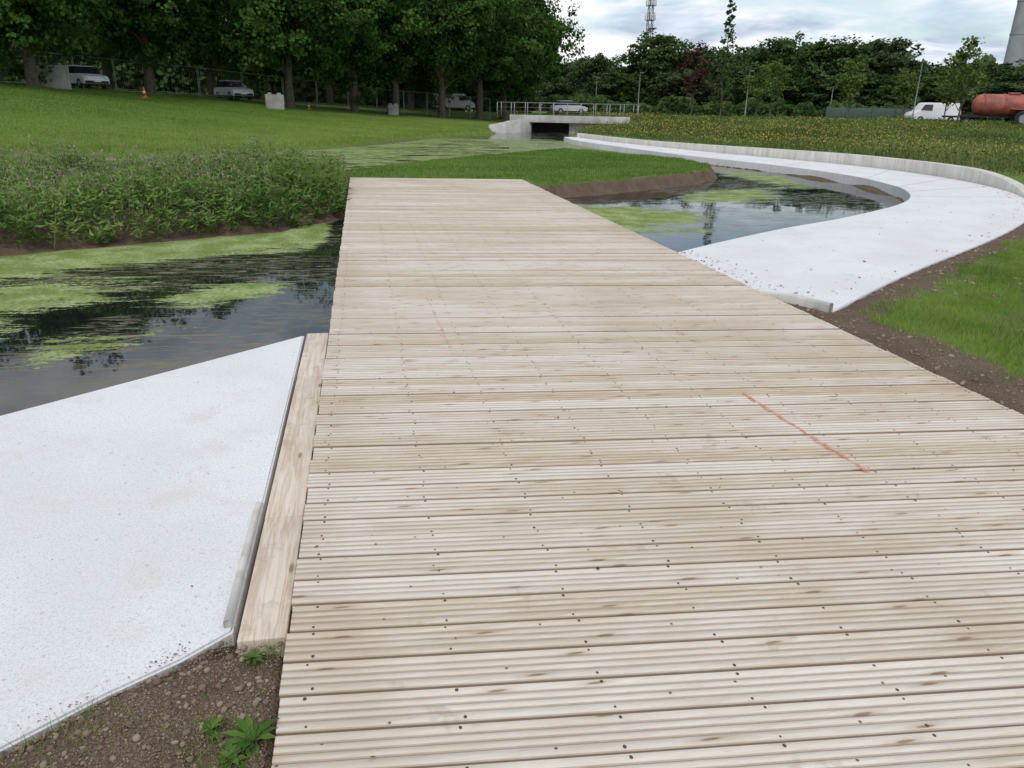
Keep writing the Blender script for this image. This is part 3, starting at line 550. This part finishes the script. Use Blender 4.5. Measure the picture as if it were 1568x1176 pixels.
def car(name,ang,D,rot,colr,kind='car'):
    x,y,_=polar(ang,D); e=empty(name,(x,y,hz(x,y)),rot); pm=simple('paint_'+name,colr,.25,0,.03)
    if kind=='car':
        body=[(-2.1,.32),(-2.12,.62),(-2.0,.92),(-1.2,.97),(1.0,.97),(1.95,.80),(2.12,.6),(2.1,.3)]; gh=[(-1.75,.96),(-1.25,1.42),(.25,1.45),(1.0,.96)]; roof=[(-1.3,1.42),(-1.2,1.48),(.2,1.50),(.35,1.44)]; wh=(-1.3,1.3); r=.32; w=.88
    else:
        body=[(-2.5,.35),(-2.52,1.05),(-2.45,1.9),(-2.2,2.0),(1.0,2.0),(1.25,1.92),(1.75,1.2),(2.35,1.0),(2.5,.7),(2.48,.35)]; gh=[(.45,1.22),(.45,1.80),(1.28,1.80),(1.66,1.24)]; roof=None; wh=(-1.55,1.55); r=.34; w=.93
    extr('body',e,body,w,pm,taper=([.3,.9,2.0],[w,w,w*.86]),bev=.07)
    if kind=='car': extr('windows',e,gh,w,GL,taper=([.96,1.45],[w-.04,w-.2])); extr('roof',e,roof,w-.18,pm,bev=.03)
    else: extr('windows',e,gh,w+.004,GL,taper=([1.2,1.8],[w*.985,w*.915]),bev=.01)
    for i,wx_ in enumerate(wh):
        for s in (-1,1): wheel(e,'wheel_%d'%(i*2+(s>0)),wx_,s*(w-.08),r)
    fx=body[-2][0]
    for s in (-1,1):
        bx('headlamp_%d'%s,e,fx-.12,fx+.015,s*(w-.22)-.14,s*(w-.22)+.14,.62,.76,HL,.02); bx('tail_lamp_%d'%s,e,-2.14 if kind=='car' else -2.54,-2.0,s*(w-.15)-.09,s*(w-.15)+.09,.68,.86,TLm,.02)
    bx('bumper',e,fx-.1,fx+.05,-w+.1,w-.1,.34,.5,TY,.03); bx('number_plate',e,fx+.045,fx+.06,-.26,.26,.42,.53,HL,.003)
    return e
car('parked_car',-16.9,66,math.radians(-50),(.72,.73,.75)); car('parked_car',-8.2,73,math.radians(-60),(.74,.75,.76)); car('parked_van',ax(686),103,math.radians(10),(.7,.7,.7),'van')
car('parked_car',ax(862),99,math.radians(5),(.6,.6,.62))
car('parked_van',ax(1419),96,math.radians(168),(.78,.79,.8),'van')
x,y,_=polar(ax(1538),78); tk=empty('slurry_tanker',(x,y,hz(x,y)),math.radians(-25)); RM=simple('tanker_paint',(.30,.085,.06),.55,0,.35,1.6)
V=[];F=[];n=24; st_=[(-2.9,.05),(-2.85,.45),(-2.6,.74),(-2.3,.84),(2.2,.84),(2.5,.74),(2.75,.45),(2.8,.05)]
for (u,q) in st_:
    for i in range(n): a=2*math.pi*i/n; V.append((u,q*math.cos(a),1.62+q*math.sin(a)))
for j in range(len(st_)-1):
    for i in range(n): F.append((j*n+i,j*n+(i+1)%n,(j+1)*n+(i+1)%n,(j+1)*n+i))
obj('tank',mesh_np('tank',V,F,RM,smooth=True),tk)
for i,u in enumerate((-2.2,-.7,.8,2.1)):
    V=[];F=[]
    for du in (-.05,.05):
        for q in (.84,.89):
            for k in range(n): a=2*math.pi*k/n; V.append((u+du,q*math.cos(a),1.62+q*math.sin(a)))
    for k in range(n): k2=(k+1)%n; F+=[(n+k,n+k2,3*n+k2,3*n+k),(k,k2,n+k2,n+k),(2*n+k,3*n+k,3*n+k2,2*n+k2)]
    obj('band_%d'%i,mesh_np('band',V,F,RM),tk)
bx('chassis',tk,-3.6,2.6,-.35,.35,.62,.85,TY,.02); bx('mudguard',tk,-.3,1.6,-1.25,1.25,1.28,1.36,RM,.03); bx('hatch',tk,-.4,.4,-.3,.3,2.44,2.6,RM,.03); bx('drawbar',tk,-5.0,-3.5,-.1,.1,.6,.75,TY,.02)
for s in (-1,1): wheel(tk,'wheel_%d'%s,.65,s*1.05,.62,.45); wheel(tk,'jockey_%d'%s,-3.2,s*.3,.3,.15)
# ------------------------------------------------------------ STREET FURNITURE
BLK=simple('block_concrete',(.33,.32,.29),.9,0,.25,1.2)
def barrier(ang,D,w,h,rot):
    x,y,_=polar(ang,D); e=empty('concrete_block',(x,y,hz(x,y)),rot); bx('body',e,-w/2,w/2,-.4,.4,-.1,h,BLK,.05)
    for s in (-1,1): bx('stud_%d'%s,e,s*w*.25-.15,s*w*.25+.15,-.15,.15,h-.01,h+.12,BLK,.03)
barrier(ax(80)-.2,60,2.0,1.35,math.radians(15)); barrier(ax(411),66,1.35,1.05,math.radians(10)); barrier(ax(592),78,1.0,.9,.1)
OR=simple('cone_orange',(.62,.10,.02),.6); WH=simple('cone_white',(.75,.75,.73),.5)
def cone(ang,D,s=1):
    x,y,_=polar(ang,D); e=empty('traffic_cone',(x,y,hz(x,y)),.2,s); bx('base',e,-.2,.2,-.2,.2,0,.05,OR,.01)
    V,F=tubes([([(0,0,.05),(0,0,.28),(0,0,.28),(0,0,.44),(0,0,.44),(0,0,.72)],[.15,.105,.107,.075,.073,.025])],14)
    me=mesh_np('cone',V,F,mats=[OR,WH],midx=[1 if 2*14<=i<3*14 else 0 for i in range(len(F))]); obj('cone',me,e)
cone(ax(212),60,1.0); cone(ax(463),70,.8)
GS=simple('galvanised_steel',(.20,.21,.21),.5,.5); FS=simple('fence_steel',(.36,.37,.38),.5,.4)
def fence(name,pts,h,mesh_w=.2,bar=.008):
    seg=[]
    for (a,b) in zip(pts[:-1],pts[1:]):
        a=np.array(a);b=np.array(b); L=np.linalg.norm(b-a); n=max(1,round(L/3.4))
        for i in range(n):
            p=a+(b-a)*i/n; q=a+(b-a)*(i+.97)/n; zp=hz(*p); zq=hz(*q)
            seg.append(([(*p,zp),(*p,zp+h)],[.028]*2)); seg.append(([(*q,zq),(*q,zq+h)],[.028]*2)); seg.append(([(*p,zp+h),(*q,zq+h)],[.022]*2)); seg.append(([(*p,zp+.15),(*q,zq+.15)],[.022]*2))
            for t_ in np.arange(mesh_w/3.4,1,mesh_w/3.4): r=p+(q-p)*t_; zr=zp+(zq-zp)*t_; seg.append(([(*r,zr+.15),(*r,zr+h)],[bar*.5]*2))
    V,F=tubes(seg,4); return obj(name,mesh_np(name,V,F,FS))
fence('construction_fence',[polar(-34,60)[:2],polar(-22,65)[:2],polar(-13,71)[:2],polar(-5,75)[:2],polar(3,84)[:2],polar(9,92)[:2]],2.2)
GN=simple('hoarding_green',(.05,.09,.07),.6); x,y,_=polar(ax(1345),100); e=empty('site_hoarding',(x,y,hz(x,y)-.1),math.radians(-33))
for i in range(5): bx('panel_%d'%i,e,-6+i*2.4,-6+i*2.4+2.36,-.03+.002*(i%2),.03,0,1.5,GN,.01)
def lamp(ang,D,h,arm=1):
    x,y,_=polar(ang,D); e=empty('street_lamp',(x,y,hz(x,y)),math.radians(-ang))
    V,F=tubes([([(0,0,-.2),(0,0,.9),(0,0,.95),(0,0,h)],[.10,.10,.065,.05])],8); obj('column',mesh_np('column',V,F,GS,smooth=True),e)
    bx('lantern',e,-.05,.45,-.12,.12,h-.02,h+.08,GS,.03)
for px,topy,D in ((968,112,98),(903,120,110),(1133,110,95),(1390,102,92),(1262,135,105)):
    a=ax(px); hy=158+.021*(px-543); lamp(a,D,H+(hy-topy)/1256*.92*D-.8)
a=ax(977); D=230; x,y,_=polar(a,D); e=empty('telecom_mast',(x,y,0)); seg=[]; hh_=34
for sx,sy in ((-1,-1),(1,-1),(1,1),(-1,1)): seg.append(([(sx*1.0,sy*1.0,0),(sx*.45,sy*.45,hh_)],[.12,.09]))
lv=np.linspace(0,hh_,18)
for i in range(17):
    w0=1.0-.55*lv[i]/hh_; w1=1.0-.55*lv[i+1]/hh_
    for (s0,s1) in (((-1,-1),(1,-1)),((1,-1),(1,1)),((1,1),(-1,1)),((-1,1),(-1,-1))):
        seg.append(([(s0[0]*w0,s0[1]*w0,lv[i]),(s1[0]*w1,s1[1]*w1,lv[i+1])],[.05,.05])); seg.append(([(s0[0]*w1,s0[1]*w1,lv[i+1]),(s1[0]*w1,s1[1]*w1,lv[i+1])],[.05,.05]))
V,F=tubes(seg,4); obj('lattice',mesh_np('lattice',V,F,GS),e)
for i,zz in enumerate((24.0,27.5,31)):
    bx('platform_%d'%i,e,-1.1,1.1,-1.1,1.1,zz,zz+.12,GS,.02)
    for k in range(6): an=k*math.pi/3+.3; bx('antenna_%d_%d'%(i,k),e,1.4*math.cos(an)-.16,1.4*math.cos(an)+.16,1.4*math.sin(an)-.1,1.4*math.sin(an)+.1,zz+.2,zz+2.0,HL,.03)
a=ax(1526); D=260; x,y,_=polar(a,D); e=empty('concrete_chimney_tower',(x,y,0)); TC=simple('tower_concrete',(.26,.275,.29),.85,0,.12,.3)
V,F=tubes([([(0,0,0),(0,0,20),(0,0,40),(0,0,62)],[2.7,2.3,2.0,1.8])],24); obj('shaft',mesh_np('shaft',V,F,TC,smooth=True),e)
for i,zz in enumerate((22,30,38,46)):
    rr=np.interp(zz,[0,20,40,62],[2.7,2.3,2.0,1.8])+.12; V,F=tubes([([(0,0,zz),(0,0,zz+.5)],[rr,rr])],24); obj('ring_%d'%i,mesh_np('ring',V,F,TC),e)
# ------------------------------------------------------------ WORLD
w=bpy.data.worlds.new('World'); scene.world=w; w.use_nodes=True; T=w.node_tree; nd=T.nodes; lk=T.links; nd.clear()
out=nd.new('ShaderNodeOutputWorld'); sky=nd.new('ShaderNodeTexSky'); sky.sky_type='NISHITA'; sky.sun_disc=False
SE,SR=math.radians(48),math.radians(205); sky.sun_elevation=SE; sky.sun_rotation=SR
b1=nd.new('ShaderNodeBackground'); b1.inputs[1].default_value=.12; lk.new(sky.outputs[0],b1.inputs[0])
tc=nd.new('ShaderNodeTexCoord'); sp=nd.new('ShaderNodeSeparateXYZ'); lk.new(tc.outputs['Generated'],sp.inputs[0])
def M_(op,a,b):
    n=nd.new('ShaderNodeMath'); n.operation=op
    for i,v in enumerate((a,b)):
        if hasattr(v,'is_output'): lk.new(v,n.inputs[i])
        else: n.inputs[i].default_value=v
    return n.outputs[0]
zz=M_('ADD',M_('MAXIMUM',sp.outputs[2],0.0),.12); cb=nd.new('ShaderNodeCombineXYZ'); lk.new(M_('DIVIDE',sp.outputs[0],zz),cb.inputs[0]); lk.new(M_('DIVIDE',sp.outputs[1],zz),cb.inputs[1])
def NZ(sc,det,r,loc):
    mp=nd.new('ShaderNodeMapping'); lk.new(cb.outputs[0],mp.inputs[0]); mp.inputs['Location'].default_value=loc
    n=nd.new('ShaderNodeTexNoise'); n.noise_dimensions='2D'; lk.new(mp.outputs[0],n.inputs['Vector']); n.inputs['Scale'].default_value=sc; n.inputs['Detail'].default_value=det; n.inputs['Roughness'].default_value=r; n.inputs['Distortion'].default_value=.3; return n.outputs['Fac']
cr=nd.new('ShaderNodeValToRGB'); lk.new(NZ(.75,5,.6,(2.3,.7,0)),cr.inputs[0]); e_=cr.color_ramp.elements
e_[0].position=.38; e_[0].color=(.42,.50,.62,1); e_[1].position=.58; e_[1].color=(1.0,1.0,1.0,1); k_=cr.color_ramp.elements.new(.48); k_.color=(.68,.75,.85,1)
b2=nd.new('ShaderNodeBackground'); lk.new(cr.outputs[0],b2.inputs[0]); b2.inputs[1].default_value=1.15
mr=nd.new('ShaderNodeMapRange'); mr.clamp=True; lk.new(NZ(.5,4,.55,(9,4,0)),mr.inputs[0]); mr.inputs[1].default_value=.38; mr.inputs[2].default_value=.50; mr.inputs[3].default_value=.3; mr.inputs[4].default_value=1.0
mx=nd.new('ShaderNodeMixShader'); lk.new(mr.outputs[0],mx.inputs[0]); lk.new(b1.outputs[0],mx.inputs[1]); lk.new(b2.outputs[0],mx.inputs[2]); lk.new(mx.outputs[0],out.inputs[0])
sl_=bpy.data.lights.new('sun','SUN'); sl_.energy=1.4; sl_.angle=math.radians(14); sl_.color=(1,.955,.88); so=bpy.data.objects.new('sun',sl_); link(so)
sdir=Vector((math.sin(SR)*math.cos(SE),math.cos(SR)*math.cos(SE),math.sin(SE))); so.rotation_euler=sdir.to_track_quat('Z','Y').to_euler(); so.location=(0,-5,30)
# ------------------------------------------------------------ CAMERA
cd=bpy.data.cameras.new('camera'); cd.sensor_width=36; cd.sensor_fit='HORIZONTAL'; cd.lens=27.09; cd.clip_start=.05; cd.clip_end=5000
co=bpy.data.objects.new('camera',cd); link(co)
Mr=Matrix.Rotation(math.radians(-10.9),4,'Z')@Matrix.Rotation(math.radians(90-19.8),4,'X')@Matrix.Rotation(math.radians(1.2),4,'Z'); co.matrix_world=Matrix.Translation((0,0,H))@Mr
scene.camera=co
scene.view_settings.view_transform='Standard'; scene.view_settings.look='None'; scene.view_settings.exposure=0
